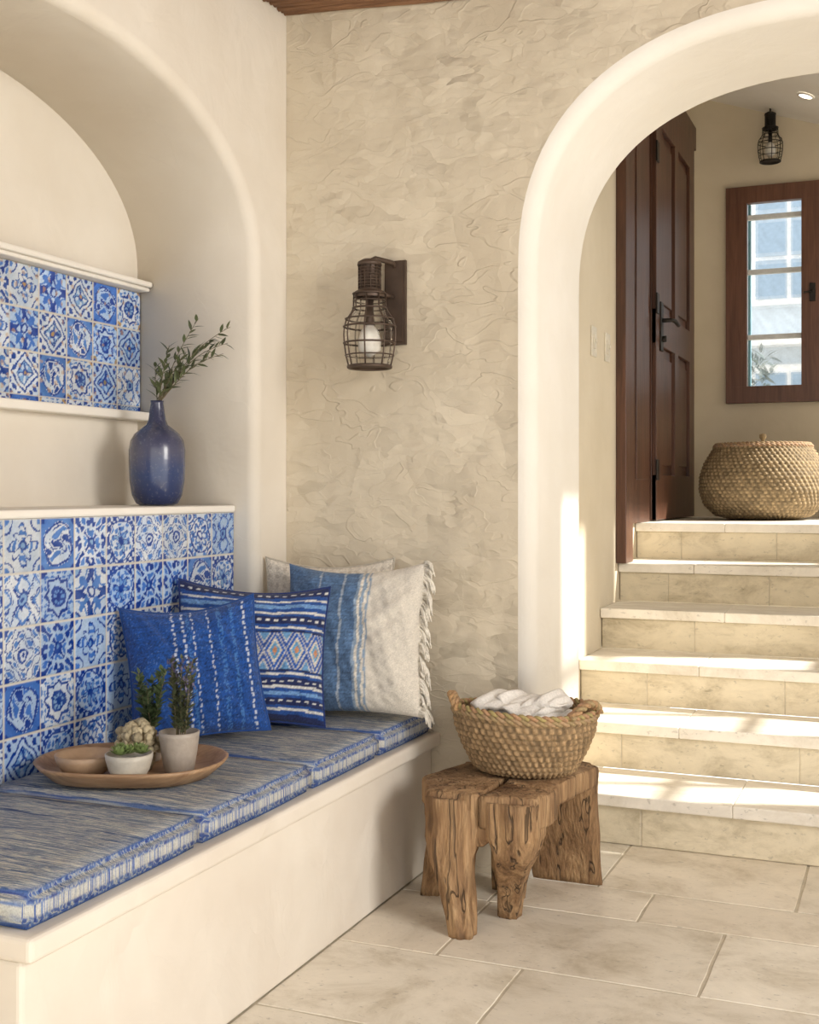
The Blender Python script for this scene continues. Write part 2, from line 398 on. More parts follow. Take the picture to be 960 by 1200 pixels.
# ------------------------------------------------------------------ majolica tiles
WH=np.array((.70,.75,.80)); BL=np.array((.012,.055,.29)); LB=np.array((.08,.21,.54)); OC=np.array((.52,.32,.13)); GR=np.array((.60,.58,.53)); SK=np.array((.25,.42,.66))
def design(kind,x,y,prm):
    r=np.hypot(x,y); th=np.arctan2(y,x); ax=np.abs(x); ay=np.abs(y); p=np.maximum(ax,ay); q=np.minimum(ax,ay)
    C=np.ones(x.shape+(3,))*WH
    def put(m,c): C[m]=c
    cr=np.hypot(1-ax,1-ay)
    if kind==0:
        put((r>.6)&(np.sin(11*p+1)*np.sin(11*q)>.2),LB)
        pet=.30+.30*np.abs(np.cos(4*th)); put(r<pet+.09,BL); put(r<pet,LB); put(r<pet-.12,WH); put(r<.24,BL); put(r<.13,OC if prm else WH)
        put(np.abs(r-.82)<.045,BL); put(cr<.44,BL); put(cr<.34,WH); put(cr<.24,BL); put(cr<.1,SK)
    elif kind==1:
        d=ax+ay; put(np.abs(d-.95)<.07,BL); put(d<.66,BL); put(d<.56,SK); put((np.abs(q)<.06)&(p<.5),BL); put((np.cos(5*th)*1>.3)&(d<.5)&(r>.2),WH); put(r<.20,BL); put(r<.10,OC if prm else WH)
        put((d>1.1)&(np.sin(11*p)*np.sin(11*q)>.1),BL)
    elif kind==2:
        for cx,cy in((1,1),(1,-1),(-1,1),(-1,-1)):
            put(np.abs(np.hypot(x-cx,y-cy)-1.0)<.085,BL); put(np.abs(np.hypot(x-cx,y-cy)-.74)<.05,LB); put(np.hypot(x-cx,y-cy)<.34,BL); put(np.hypot(x-cx,y-cy)<.22,SK)
        put(r<.26,BL); put(r<.15,WH); put((p>.66)&(q<.18),BL)
        leaf=(np.abs(p-q)<.08+.14*np.sin(np.clip(r,0,1.1)*3))&(r>.3)&(r<.95); put(leaf,LB)
    elif kind==3:
        s=np.minimum(p,(ax+ay)/math.sqrt(2)); s2=np.maximum(p,(ax+ay)/math.sqrt(2)); put((s>.70)&(np.cos(16*th)+np.sin(20*p)>.1),LB); put(s<.64,BL); put(s<.53,WH); put(s2<.44,BL); put((s2<.32)&(np.cos(8*th)>-.3),SK); put(r<.16,BL)
        put(cr<.26,OC if prm else BL); put(cr<.13,BL)
    elif kind==4:
        w=np.sin(4.2*p*2+1.3)*np.cos(5.1*q*2-.4)+.55*np.sin(9*(p+q)+.8); put(np.abs(w)<.30,BL); put(w>.95,LB); put(r<.30,BL); put(r<.19,WH); put(r<.10,BL); put(cr<.24,BL)
    elif kind==5:
        put((r>.9)&(np.sin(16*p)*np.sin(16*q)>-.1),BL)
        put(r<.90,BL); put(r<.82,WH); put((r<.78)&(np.sin(8*th+r*4)*np.sin(r*15)>.1),LB); pet=.36+.20*np.cos(6*th+math.pi/2); put(r<pet+.06,BL); put(r<pet-.06,SK); put(r<.17,BL)
    elif kind==6:
        w=np.cos(7*p)*np.sin(8*q+1)+.6*np.cos(12*(p-q)); put(w>.25,BL); put((w<-.65),LB); put(np.abs(r-.6)<.06,WH); put(r<.24,BL); put(r<.1,SK)
    elif kind==7:
        u=(x+y)/1.414; vv=(x-y)/1.414; w=np.sin(7*u+2.6*np.sin(4*vv)); put(np.abs(w)<.36,BL); put((w>.75),LB); put(cr<.32,BL); put(cr<.2,SK); put(np.hypot(x,y)<.26,WH); put(np.hypot(x,y)<.18,BL)
    elif kind==8:
        put(np.abs(r-.84)<.05,BL); w=np.sin(6*x+3*np.sin(5*y)+1)+np.cos(7*y-2*x); put((r<.76)&(w>.75),BL); put((r<.76)&(w<-.9),LB); put((r<.55)&(np.abs(w)<.13),BL); put((r>.9)&(cr>.2),LB); put((r>.9)&(cr<.2),BL)
    elif kind==9:
        pet=.20+.62*np.abs(np.cos(2*th))**2.2; put(r<pet+.06,BL); put(r<pet-.03,LB); put((r<pet-.05)&(np.sin(22*r)>.2),WH)
        pet2=.16+.5*np.abs(np.sin(2*th))**3; put(r<pet2+.04,BL); put(r<pet2-.04,WH); put(r<.2,BL); put(r<.1,OC if prm else SK)
        put((cr<.5)&(cr>.42),BL); put(cr<.22,LB)
    elif kind==10:
        w=np.sin(5*ax+2.2*np.sin(4.5*ay+.6)); w2=np.sin(9*ay+2*np.cos(6*ax)); put(np.abs(w)<.22,BL); put((w2>.82),LB); put((np.abs(w2)<.14)&(w>.3),BL); put(r<.3,BL); put(r<.22,SK); put(r<.12,BL)
    return C
def tile_panel(name,X,ya,yb,za,zb,ts,kinds,ochre=False):
    st_=.0030
    ny_=int(round((yb-ya)/st_)); nz=int(round((zb-za)/st_))
    Y=np.linspace(ya,yb,ny_); Z=np.linspace(za,zb,nz); YY,ZZ=np.meshgrid(Y,Z,indexing='ij')
    ti=np.floor((yb-YY)/ts).astype(int); tj=np.floor((zb-ZZ)/ts).astype(int)
    fx=((yb-YY)/ts-ti)*2-1; fy=((zb-ZZ)/ts-tj)*2-1
    C=np.ones(YY.shape+(3,))*WH
    for i in range(ti.min(),ti.max()+1):
        for j in range(tj.min(),tj.max()+1):
            m=(ti==i)&(tj==j)
            if not m.any(): continue
            k=kinds(i,j)
            a_=rng.uniform(0,6,4)
            jx=fx[m]+.045*np.sin(fy[m]*6+a_[0])+.025*np.sin(fx[m]*13+a_[1])+rng.normal(0,.014,m.sum()); jy=fy[m]+.045*np.sin(fx[m]*5+a_[2])+.025*np.sin(fy[m]*12+a_[3])
            if rng.random()<.5: jx,jy=jy,-jx
            c=design(k,jx*1.04,jy*1.04,ochre)
            wash=.5+.5*np.sin(jx*3.1+a_[0])*np.cos(jy*2.7+a_[1])
            c=c*(1-.30*wash[:,None]*np.array((1,.65,.18)))
            br=.5+.5*np.sin(jx*8+a_[2]+2*np.sin(jy*5)); c=c+.05*br[:,None]*np.array((.6,.9,1.5))*(c[:,:1]<.2)
            tone=rng.uniform(.80,1.05); c=c*tone
            if rng.random()<.35: c=c*np.array((.70,.85,1.05))
            if ochre:
                w=np.sin(jx*7+i)*np.cos(jy*6+j); mm=(w>.80); c[mm]=c[mm]*.5+OC*.5
            C[m]=c
    C=C*(.90+.18*rng.random(C.shape[:2]))[...,None]
    e=np.maximum(np.abs(fx),np.abs(fy)); g=e>.958; C[g]=GR
    C=np.clip(C,0,1)
    P=np.stack([np.where(g,X-.0022,X),YY,ZZ],-1)
    rel=.0006*np.sin(ti*3.1+tj*1.7)*fx; P[...,0]+=np.where(g,0,rel)
    mb=grid_obj(name,P,C,M_glaze)
    mb.box((X-.012,ya,za),(X-.003,yb,zb),tuple(GR))
    return mb.build(name,M_glaze)
def kind_low(i,j):
    rows=[[10,4,8,0,5,9,4,6],[2,5,6,3,8,5,10,6],[5,9,5,1,6,8,0,4],[8,10,5,4,7,3,6,9],[4,1,9,0,4,7,5,8]]
    return rows[j%5][(i*3+j)%8]
tile_panel('tile_backsplash',-1.9405,YB0+.002,3.232,.416,1.083,.128,kind_low)
def kind_up(i,j):
    return [3,1,9,4,1,8,2,6,10][(i*5+j*4)%9]
tile_panel('niche_tile_panel',-2.287,YB0+.002,3.232,1.40,1.783,.1215,kind_up,ochre=True)

# ------------------------------------------------------------------ seat cushions
def rbox(name,a,b_,bev,mat,wob=.004):
    bm=bmesh.new(); bmesh.ops.create_cube(bm,size=1)
    for v in bm.verts: v.co=Vector(((a[i]+b_[i])/2+v.co[i]*(b_[i]-a[i]) for i in range(3)))
    bmesh.ops.bevel(bm,geom=bm.edges[:],offset=bev,segments=3,affect='EDGES')
    bmesh.ops.subdivide_edges(bm,edges=[e for e in bm.edges if e.calc_length()>.1],cuts=10,use_grid_fill=True)
    cx,cy=(a[0]+b_[0])/2,(a[1]+b_[1])/2
    for v in bm.verts:
        n=mnoise.noise(v.co*9)*wob; n2=mnoise.noise(v.co*4+Vector((5,2,1)))*wob
        fx=1-((v.co.x-cx)/((b_[0]-a[0])/2))**2; fy=1-((v.co.y-cy)/((b_[1]-a[1])/2))**2
        if v.co.z>(a[2]+b_[2])/2: v.co.z+=n*.7+.006*max(0,fx)*max(0,fy)
        if v.co.x>cx+.1: v.co.x+=n2*1.2+.004*max(0,fy)
    for f in bm.faces: f.smooth=True
    me=bpy.data.meshes.new(name); bm.to_mesh(me); bm.free(); me.materials.append(mat)
    ob=bpy.data.objects.new(name,me); S.collection.objects.link(ob)
    return ob
ys=[1.592,2.13,2.63,3.03,3.425]
for i in range(4):
    rbox('seat_cushion' if i==0 else 'seat_cushion.%03d'%i,((-1.930 if i<3 else -1.862),ys[i]+.003,.4165),(-1.352,ys[i+1]-.003,.482),.014,M_seat)
ZC=.492

# ------------------------------------------------------------------ pillows
def fnoise(u,v,s,seed=0):
    r=np.random.default_rng(seed); out=0
    for k in range(5):
        a=r.uniform(.5,1.6)*s*(1+k*.6); b_=r.uniform(-1.5,1.5)*s*(1+k*.6); out=out+np.sin(a*u*6.28+b_*v*6.28+r.uniform(0,6))/(1+k*.5)
    return out/2.5
def pillow(name,w,h,th,colf,psi,base,lean,mat,seed=0,roll=0,mbextra=None,n=110,extra_mats=()):
    psi=math.radians(psi); lean=math.radians(lean)
    X=Vector((math.cos(psi),math.sin(psi),0)); Nn=Vector((math.sin(psi),-math.cos(psi),0)); Z=Vector((0,0,1))
    U=Z*math.cos(lean)-Nn*math.sin(lean); NN=Nn*math.cos(lean)+Z*math.sin(lean)
    M3=Matrix((X,U,NN)).transposed().to_4x4()
    R=Matrix.Rotation(math.radians(roll),4,'Z')
    u=np.linspace(-1,1,n); A,B=np.meshgrid(u,u,indexing='ij')
    mb=MB()
    pinch=1-.07*(1-B**2)*np.abs(A)**3; pinch2=1-.07*(1-A**2)*np.abs(B)**3
    for sgn in (1,-1):
        prof=np.clip((1-np.abs(A)**2.6)*(1-np.abs(B)**2.6),0,1)**.55
        ang=np.arctan2(B,A); rad=np.hypot(A,B)
        wr=.009*fnoise(A,B,.6,seed)+.006*fnoise(A,B,1.3,seed+3)+.007*np.sin(ang*9+seed)*np.clip(rad-.4,0,1)
        z=sgn*(th/2*prof+wr*np.clip(prof*1.5,0,1))
        x=A*w/2*pinch; y=B*h/2*pinch2
        y=y-.03*(1-(A)**2)*(B>0)*B*0.6
        P=np.stack([x,y,z],-1)
        if sgn<0: P=P[::-1]; C=colf((A[::-1]+1)/2,(B[::-1]+1)/2)
        else: C=colf((A+1)/2,(B+1)/2)
        grid_obj(name,P,C,mat,mb=mb)
    if mbextra: mbextra(mb,w,h)
    mtx=Matrix.Translation(Vector(base)+U*(h/2))@M3@R
    ob=mb.build(name,[mat,*extra_mats],matrix=mtx); return ob
def colarr(u,c): return np.ones(u.shape+(3,))*np.array(c)
def nz(u,s=1,seed=0): return np.random.default_rng(seed).normal(0,s,u.shape)
def c_blue(u,v):
    C=colarr(u,(.008,.060,.26)); C=C*(1+.25*fnoise(u*.6,v*9,2,3)[...,None]+nz(u,.26,1)[...,None])
    for s,wd,den in((.36,.008,.7),(.43,.008,.7),(.50,.006,.5),(.62,.006,.5),(.90,.010,.7)):
        m=(np.abs(u-s-.006*np.sin(v*60))<wd)&(np.sin(v*150+s*50)>-.3); C[m]=(.50,.55,.66)
    for s,wd in ((.465,.015),(.70,.02),(.80,.012)):
        m=(np.abs(u-s)<wd)&(nz(u,1,7)>.2); C[m]=(.05,.17,.45)
    m=(nz(u,1,9)>1.9); C[m]=C[m]*.5+np.array((.08,.16,.36))*.8
    return np.clip(C,0,1)
def c_pat(u,v):
    C=colarr(u,(.012,.065,.27)); nvy=np.array((.010,.02,.09)); wh=np.array((.60,.60,.58)); sk=np.array((.15,.30,.56))
    vv=v+.006*np.sin(u*14)
    def band(a,b,c): C[(vv>a)&(vv<b)]=c
    band(0,.05,nvy);band(.08,.10,wh);band(.12,.17,nvy);band(.19,.215,sk);band(.24,.26,wh);band(.26,.31,nvy);band(.33,.345,wh)
    band(.66,.675,wh);band(.70,.76,nvy);band(.78,.80,wh);band(.83,.86,sk);band(.885,.90,wh);band(.93,1.0,nvy)
    for a,b_ in((.145,.155),(.28,.29),(.725,.74),(.95,.96)): C[(vv>a)&(vv<b_)&(np.sin(u*110)>0)]=wh
    m=(vv>.36)&(vv<.64); x=(u*7)%1-.5; y=(vv-.5)/.28; d=np.abs(x)*2+np.abs(y)*2
    cc=colarr(u,(.50,.50,.50)); cc[d<.95]=(.02,.10,.42); cc[d<.72]=(.6,.57,.5); cc[d<.48]=(.10,.30,.52); cc[d<.25]=(.55,.25,.12)
    cc[(d>1.1)&(d<1.35)]=(.03,.09,.35); cc[(d>1.5)]=(.12,.28,.5)
    C[m]=cc[m]; C[(np.abs(vv-.36)<.007)|(np.abs(vv-.64)<.007)]=nvy
    C=C*(1+nz(u,.16,2))[...,None]; return np.clip(C,0,1)
def c_denim(u,v):
    cream=np.array((.70,.65,.565)); C=colarr(u,cream); bl=np.array((.095,.175,.32)); lb=np.array((.26,.35,.47))
    s=u+.006*np.sin(v*20)
    C[s<.61]=lb; C[s<.55]=bl; C[(np.abs(s-.45)<.008)]=(.36,.42,.5); C[(np.abs(s-.58)<.008)]=cream; C[(np.abs(s-.28)<.006)]=(.32,.38,.47); C[np.abs(s-.635)<.006]=lb
    C[(s<.55)]*=(1+.25*fnoise(u*0+v*.01,v*12,2,8)[...,None])[s<.55]
    sg=np.where(s<.62,.18,.05)
    return np.clip(C*(1+nz(u,1,4)*sg)[...,None],0,1)
def c_cream(u,v):
    C=colarr(u,(.68,.62,.53)); m=(np.sin(u*50+v*50)*np.sin(u*50-v*50)>.45); C[m]=(.54,.48,.40); return np.clip(C*(1+nz(u,.08,4))[...,None],0,1)
def fringe(mb,w,h):
    for k in range(46):
        tt=-1+2*(k+.5)/46; L=random.uniform(.035,.06); dr=random.uniform(-.018,.018); zb=random.uniform(-.016,.016)
        for j in range(6):
            t=tt+random.uniform(-.018,.018); y=t*h/2*.99; x=w/2*(1-.07*(1-t*t))-.010
            ln=L*random.uniform(.8,1.1); pts=[];d=dr+random.uniform(-.005,.005); z0=random.uniform(-.008,.008)
            for i in range(7):
                s=i/6; pts.append((x+ln*s*(1-.35*s),y+d*s-ln*.8*s*s,z0+zb*s+.005*math.sin(s*7+k+j)*s))
            g=random.uniform(.9,1.1); mb.tube(pts,[.003,.0032,.0034,.0034,.0034,.003,.0015],5,(.76*g,.71*g,.62*g),1)
def piping(col):
    def f(mb,w,h):
        pts=[]
        for s in range(4):
            for i in range(20):
                t=-1+2*i/20
                a,b_=[(t,-1),(1,t),(-t,1),(-1,-t)][s]
                x=a*w/2*(1-.07*(1-b_*b_)*abs(a)**3); y=b_*h/2*(1-.07*(1-a*a)*abs(b_)**3)-.018*(1-a*a)*(b_>0)*b_
                pts.append((x,y,0))
        mb.tube(pts,.004,6,col,0,True)
    return f
pillow('cream_throw_pillow',.40,.455,.075,c_cream,18,(-1.645,3.285,ZC),7,M_wool,seed=5,mbextra=piping((.5,.45,.37)))
pillow('fringed_throw_pillow',.44,.45,.15,c_denim,4,(-1.510,3.150,ZC+.005),12,M_fabric,seed=2,mbextra=fringe,extra_mats=(M_wool,),roll=2)
pillow('patterned_throw_pillow',.43,.40,.14,c_pat,33,(-1.683,2.900,ZC+.012),17,M_fabric,seed=7,mbextra=piping((.01,.03,.15)),roll=-4)
pillow('blue_throw_pillow',.355,.365,.14,c_blue,38,(-1.715,2.670,ZC+.012),16,M_fabric,seed=11,mbextra=piping((.01,.06,.25)),roll=5)

# ------------------------------------------------------------------ weave baskets
def woven(mb,c,prof,rows,nth,m,amp,sx=1,sy=1,col=(.42,.27,.13),per=7,mi=0,wobz=0,ph=0):
    K=rows*per; pr=np.array(prof); seg=np.r_[0,np.cumsum(np.hypot(*np.diff(pr,axis=0).T))]; seg/=seg[-1]
    s=np.linspace(0,1,K+1); r=np.interp(s,seg,pr[:,0]); z=np.interp(s,seg,pr[:,1])
    tr=np.gradient(r); tz=np.gradient(z); L=np.hypot(tr,tz)+1e-9; nr=tz/L; nzv=-tr/L
    th=np.linspace(0,2*np.pi,nth+1)
    SS,TH=np.meshgrid(s*rows,th,indexing='ij'); row=np.floor(SS-1e-6); f=SS-row
    d=amp*(np.abs(np.sin(np.pi*f))**.6)*(.45+.55*np.sin(m*TH+row*np.pi*.8+ph+f*1.5))
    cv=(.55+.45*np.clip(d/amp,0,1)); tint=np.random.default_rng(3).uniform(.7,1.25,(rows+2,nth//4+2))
    T=tint[np.clip(row.astype(int),0,rows),(TH/(2*np.pi)*(nth//4)).astype(int)]
    R=r[:,None]+d*nr[:,None]; Zz=z[:,None]+d*nzv[:,None]+wobz*np.sin(2*TH)*(s[:,None]**2)
    P=np.stack([c[0]+R*sx*np.cos(TH),c[1]+R*sy*np.sin(TH),c[2]+Zz],-1)
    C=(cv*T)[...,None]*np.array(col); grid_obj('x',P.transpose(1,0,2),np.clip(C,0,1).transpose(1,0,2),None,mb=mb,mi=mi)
def rope(mb,pts,r,col,closed=False,mi=0,tw=3.0):
    pts=[Vector(p) for p in pts]
    for s in range(2):
        out=[]; m=len(pts)
        for i,p in enumerate(pts):
            t=(pts[(i+1)%m]-pts[i-1]) if closed else pts[min(i+1,m-1)]-pts[max(i-1,0)]
            t.normalize(); a=t.orthogonal() if abs(t.z)>.95 else Vector((0,0,1)).cross(t).normalized(); b_=t.cross(a)
            ang=i*tw*.35+s*math.pi; out.append(p+a*(r*.5*math.cos(ang))+b_*(r*.5*math.sin(ang)))
        mb.tube(out,r*.62,6,tuple(x*random.uniform(.85,1.1) for x in col),mi,closed)
SZ=.362
b=MB(); bc=(-1.005,3.235,SZ+.007); ST=(.45,.30,.155)
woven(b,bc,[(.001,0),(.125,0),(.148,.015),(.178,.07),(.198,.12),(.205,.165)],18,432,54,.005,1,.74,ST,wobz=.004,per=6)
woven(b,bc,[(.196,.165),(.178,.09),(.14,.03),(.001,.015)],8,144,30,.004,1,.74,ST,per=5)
for dz,rr in((.163,.203),(.175,.200)):
    rope(b,[(bc[0]+rr*math.cos(t),bc[1]+rr*.74*math.sin(t),bc[2]+dz+.006*math.sin(2*t)) for t in np.linspace(0,2*math.pi,160,endpoint=False)],.009,ST,True,tw=3.2)
for sg,a0 in((1,0),(-1,math.pi)):
    a0+= -.3 if sg>0 else .3
    for rr in (.203,.212):
        rope(b,[(bc[0]+rr*math.cos(a0+t),bc[1]+rr*.74*math.sin(a0+t),bc[2]+.172+.034*math.cos(t/.40*math.pi/2)) for t in np.linspace(-.40,.40,30)],.010,ST,False,tw=2.5)
b.build('seagrass_basket',M_straw)
b=MB()
for k,(zz,sc,off) in enumerate(((.10,.86,0),(.15,.90,.02),(.180,.80,-.015),(.192,.62,.03))):
    n1,n2=80,48; U_=np.linspace(-1,1,n1); V_=np.linspace(0,2*np.pi,n2)
    UU,VV=np.meshgrid(U_,V_,indexing='ij')
    rr=(1-np.abs(UU)**6)**.5
    x=UU*.165*sc+.006*np.sin(VV*3+k)+off; y=np.cos(VV)*.105*sc*rr*(1+.05*np.sin(UU*9+k)); z=zz+np.sin(VV)*.024*rr+.008*np.sin(UU*4+k*1.8)+.003*np.sin(UU*17+VV*3)+.005*np.cos(VV*2+UU*6)
    P=np.stack([bc[0]+x,bc[1]+y,bc[2]+z],-1); C=np.ones(P.shape)*np.array((.84,.80,.74)); grid_obj('x',P,C,None,mb=b)
b.build('folded_throw_blanket',M_wool)
# hall basket
b=MB(); hc=(-.715,6.42,SH*6+.009); HS=(.46,.34,.19)
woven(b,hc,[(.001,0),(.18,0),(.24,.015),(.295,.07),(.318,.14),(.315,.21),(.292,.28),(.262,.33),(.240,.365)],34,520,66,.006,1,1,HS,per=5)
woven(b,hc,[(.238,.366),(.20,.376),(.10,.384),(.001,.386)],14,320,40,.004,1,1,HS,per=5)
for rr,dz in ((.240,.366),(.232,.375)): rope(b,[(hc[0]+rr*math.cos(t),hc[1]+rr*math.sin(t),hc[2]+dz) for t in np.linspace(0,2*math.pi,190,endpoint=False)],.010,HS,True)
b.lathe([(.012,.380),(.010,.40),(.018,.412),(.017,.428),(.001,.434)],hc,16,col=HS)
b.build('wicker_basket',M_straw)

# ------------------------------------------------------------------ stool
def loft(mb,secs,n=36,sq=3.5,seed=0,amp=.05):
    R=[]
    P=[]
    for a,b_ in zip(secs[:-1],secs[1:]):
        for t in (0,.2,.4,.6,.8): P.append([a[i]+(b_[i]-a[i])*t for i in range(5)])
    P.append(list(secs[-1]))
    for (x,y,z,rx,ry) in P:
        ring=[]
        for k in range(n):
            th=2*math.pi*k/n; c,s_=math.cos(th),math.sin(th)
            f=(abs(c)**sq+abs(s_)**sq)**(-1/sq)
            g=1+amp*2*mnoise.noise(Vector((c*1.7+seed,s_*1.7,z*7)))+amp*1.0*mnoise.noise(Vector((c*6+seed,s_*6,z*5)))
            g-=amp*1.4*max(0,mnoise.noise(Vector((c*4+seed*3,s_*4,z*1.2)))-.10)
            ring.append((x+rx*f*c*g,y+ry*f*s_*g,z))
        R.append(ring)
    mb.rings(R,(1,1,1),0,True)
b=MB()
def plank(mb,outline,z0,z1,seed=0):
    n=len(outline); cx=sum(p[0] for p in outline)/n; cy=sum(p[1] for p in outline)/n
    D=[]
    for i in range(n):
        a=outline[i]; c=outline[(i+1)%n]
        for t in np.linspace(0,1,9)[:-1]:
            x=a[0]+(c[0]-a[0])*t; y=a[1]+(c[1]-a[1])*t; k=.012*mnoise.noise(Vector((x*28+seed,y*28,1)))
            D.append((x+k,y+k))
    R=[]
    for z,s_ in((z0,.95),(z0+.008,.99),((z0+z1)/2,1.0),(z1-.012,1.0),(z1-.003,.98),(z1,.95)):
        R.append([(cx+(x-cx)*s_*(1+.03*mnoise.noise(Vector((x*30,y*30,z*60)))),cy+(y-cy)*s_,z+.006*mnoise.noise(Vector((x*14,y*14,seed)))) for x,y in D])
    mb.rings(R,(1,1,1),0,True)
plank(b,[(-1.190,2.955),(-1.042,2.940),(-1.028,3.30),(-1.09,3.38),(-1.20,3.30),(-1.25,3.10)],.288,SZ,1)
plank(b,[(-1.034,2.940),(-.890,2.965),(-.872,3.12),(-1.014,3.17)],.275,SZ-.002,2)
plank(b,[(-1.018,3.10),(-.885,3.06),(-.835,3.40),(-.86,3.425),(-1.03,3.41)],.305,SZ,4)
loft(b,[(-1.078,2.930,0,.032,.034),(-1.092,2.945,.06,.038,.040),(-1.108,2.965,.13,.047,.048),(-1.122,2.980,.19,.060,.055),(-1.120,2.990,.24,.074,.062),(-1.112,2.998,.29,.080,.066),(-1.112,3.00,.345,.080,.066)],seed=1,amp=.10)
loft(b,[(-1.008,3.115,0,.028,.03),(-.996,3.085,.07,.033,.036),(-.978,3.045,.14,.040,.042),(-.958,3.00,.20,.052,.052),(-.955,2.992,.26,.068,.060),(-.955,2.992,.345,.072,.060)],seed=5,amp=.10)
loft(b,[(-1.272,3.205,0,.030,.032),(-1.250,3.19,.10,.034,.036),(-1.210,3.17,.22,.043,.048),(-1.18,3.16,.32,.055,.065)],seed=9,amp=.12)
loft(b,[(-1.10,3.33,0,.026,.030),(-1.10,3.32,.15,.030,.034),(-1.10,3.30,.32,.04,.05)],seed=12,amp=.1)
loft(b,[(-1.04,2.985,.225,.010,.028),(-1.04,2.992,.25,.045,.043),(-1.04,3.0,.31,.06,.052)],seed=14,amp=.05)
loft(b,[(-.945,3.475,0,.104,.028),(-.945,3.455,.10,.102,.032),(-.945,3.425,.20,.100,.036),(-.940,3.395,.325,.098,.036)],seed=16,amp=.05,sq=7)
loft(b,[(-1.035,3.25,.0,.023,.024),(-1.03,3.25,.12,.026,.026),(-1.02,3.25,.32,.034,.03)],seed=19,amp=.1)
b.build('rustic_wood_stool',M_stool)

# ------------------------------------------------------------------ lanterns
def lantern(c,plate=True,wall_y=None):
    b=MB(); x,y,z=c
    b.lathe([(.002,.168),(.022,.166),(.036,.158),(.038,.148),(.034,.148)],(x,y,z),24,mi=0)
    for zz in np.linspace(.148,.075,9): b.ring((x,y,z+zz),.034,.0016,mi=0)
    for k in range(12):
        a=2*math.pi*k/12; b.tube([(x+.034*math.cos(a),y+.034*math.sin(a),z+.148),(x+.034*math.cos(a),y+.034*math.sin(a),z+.07)],.0016,5,mi=0)
    b.lathe([(.030,.150),(.030,.075),(.045,.068),(.049,.060)],(x,y,z),24,mi=0,cap=False)
    shp=[(.049,.062),(.050,.020),(.058,.004),(.072,-.015),(.078,-.035),(.080,-.060),(.078,-.090),(.073,-.125),(.064,-.160)]
    b.lathe([(.047,.062),(.0475,.05)],(x,y,z),24,mi=0,cap=False)
    for zz,rr,t in((.062,.050,.003),(.040,.050,.0018),(.018,.051,.003),(-.015,.073,.0025),(-.038,.079,.003),(-.088,.079,.003),(-.125,.074,.0022),(-.160,.064,.006)):
        b.ring((x,y,z+zz),rr,t,mi=0)
    for k in range(8):
        a=2*math.pi*(k+.3)/8; b.tube([(x+r*math.cos(a),y+r*math.sin(a),z+h_) for r,h_ in shp],.0026,6,mi=0)
    b.lathe([(.066,-.165),(.066,-.158),(.02,-.156),(.001,-.156)],(x,y,z),24,mi=0,cap=False)
    b.lathe([(.046,.05),(.047,.02),(.055,.002),(.069,-.017),(.074,-.037),(.075,-.085),(.070,-.125),(.060,-.155)],(x,y,z),32,mi=1,cap=False)
    b.lathe([(.012,.05),(.014,-.03),(.012,-.04)],(x,y,z),16,mi=0)
    b.lathe([(.010,-.03),(.026,-.05),(.036,-.08),(.034,-.11),(.004,-.13)],(x,y,z),16,mi=2)
    yw=wall_y-y
    if plate:
        px_=.045
        b.box((x+px_-.035,wall_y-.012,z-.085),(x+px_+.035,wall_y-.0005,z+.175),mi=0)
        b.box((x+px_-.028,wall_y-.02,z-.075),(x+px_+.028,wall_y-.01,z+.165),mi=0)
        b.tube([(x,y,z+.16),(x+.01,y+.02,z+.172),(x+px_,wall_y-.03,z+.165),(x+px_,wall_y-.008,z+.15)],.008,8,mi=0)
        b.tube([(x+.03,y+.03,z+.065),(x+px_,wall_y-.01,z+.06)],.006,8,mi=0)
    else:
        b.tube([(x,y,z+.165),(x,y,z+.20)],.006,8,mi=0); b.ring((x,y,z+.215),.014,.004,mi=0)
        b.tube([(x,y,z+.225),(x,y+.5*yw,z+.24),(x,wall_y-.002,z+.20)],.007,8,mi=0)
        b.lathe([(.03,-.001),(.03,.001)],(x,wall_y-.01,z+.2),16,mi=0)
    return b
b=lantern((-1.522,3.325,1.685),wall_y=BW-.003); b.build('wall_lantern',[M_iron,M_glass,M_bulb])
b=lantern((0,0,0),plate=False,wall_y=.12); b.build('wall_lantern.001',[M_dark,M_glass,M_bulb],matrix=Matrix.Translation((-.733,6.94,3.11))@Matrix.Scale(.84,4))

# ------------------------------------------------------------------ door
b=MB(); xf=-1.1895; zt=3.22
b.box((xf,5.16,.836),(xf+.045,5.30,zt)); b.box((xf,5.16,zt-.13),(xf+.045,6.98,zt)); 
b.box((xf,5.30,1.003),(xf+.015,5.36,zt-.13)); b.box((xf,5.36,1.003),(xf+.030,5.74,zt-.13)); b.box((xf+.03,5.42,1.2),(xf+.036,5.68,zt-.25))
b.box((xf+.0,5.74,1.003),(xf+.01,5.79,zt-.13),mi=1)  # dark strip laid in for the shaded gap beside the leaf
ya,yb=5.79,6.87; xd=xf+.03; z0=1.008; z1=zt-.13
b.box((xf,ya,z0),(xd,yb,z1))
for a,c in((ya,ya+.15),(yb-.15,yb),((ya+yb)/2-.05,(ya+yb)/2+.05)): b.box((xd,a,z0),(xd+.022,c,z1))
for a,c in((z0,z0+.22),(z0+.85,z0+1.02),(z1-.16,z1)): b.box((xd,ya,a),(xd+.0221,yb,c))
for a,c in((z0+.27,z0+.80),(z0+1.07,z1-.21)):
    for p,q in((ya+.19,(ya+yb)/2-.09),((ya+yb)/2+.09,yb-.19)): b.box((xd,p,a),(xd+.012,q,c))
for zz in (1.25,2.05,2.78): b.box((xd+.022,5.775,zz-.05),(xd+.03,5.83,zz+.05),mi=1)
hz=1.95; hy=5.90
b.box((xd+.022,hy-.03,hz-.12),(xd+.030,hy+.03,hz+.12),mi=1)
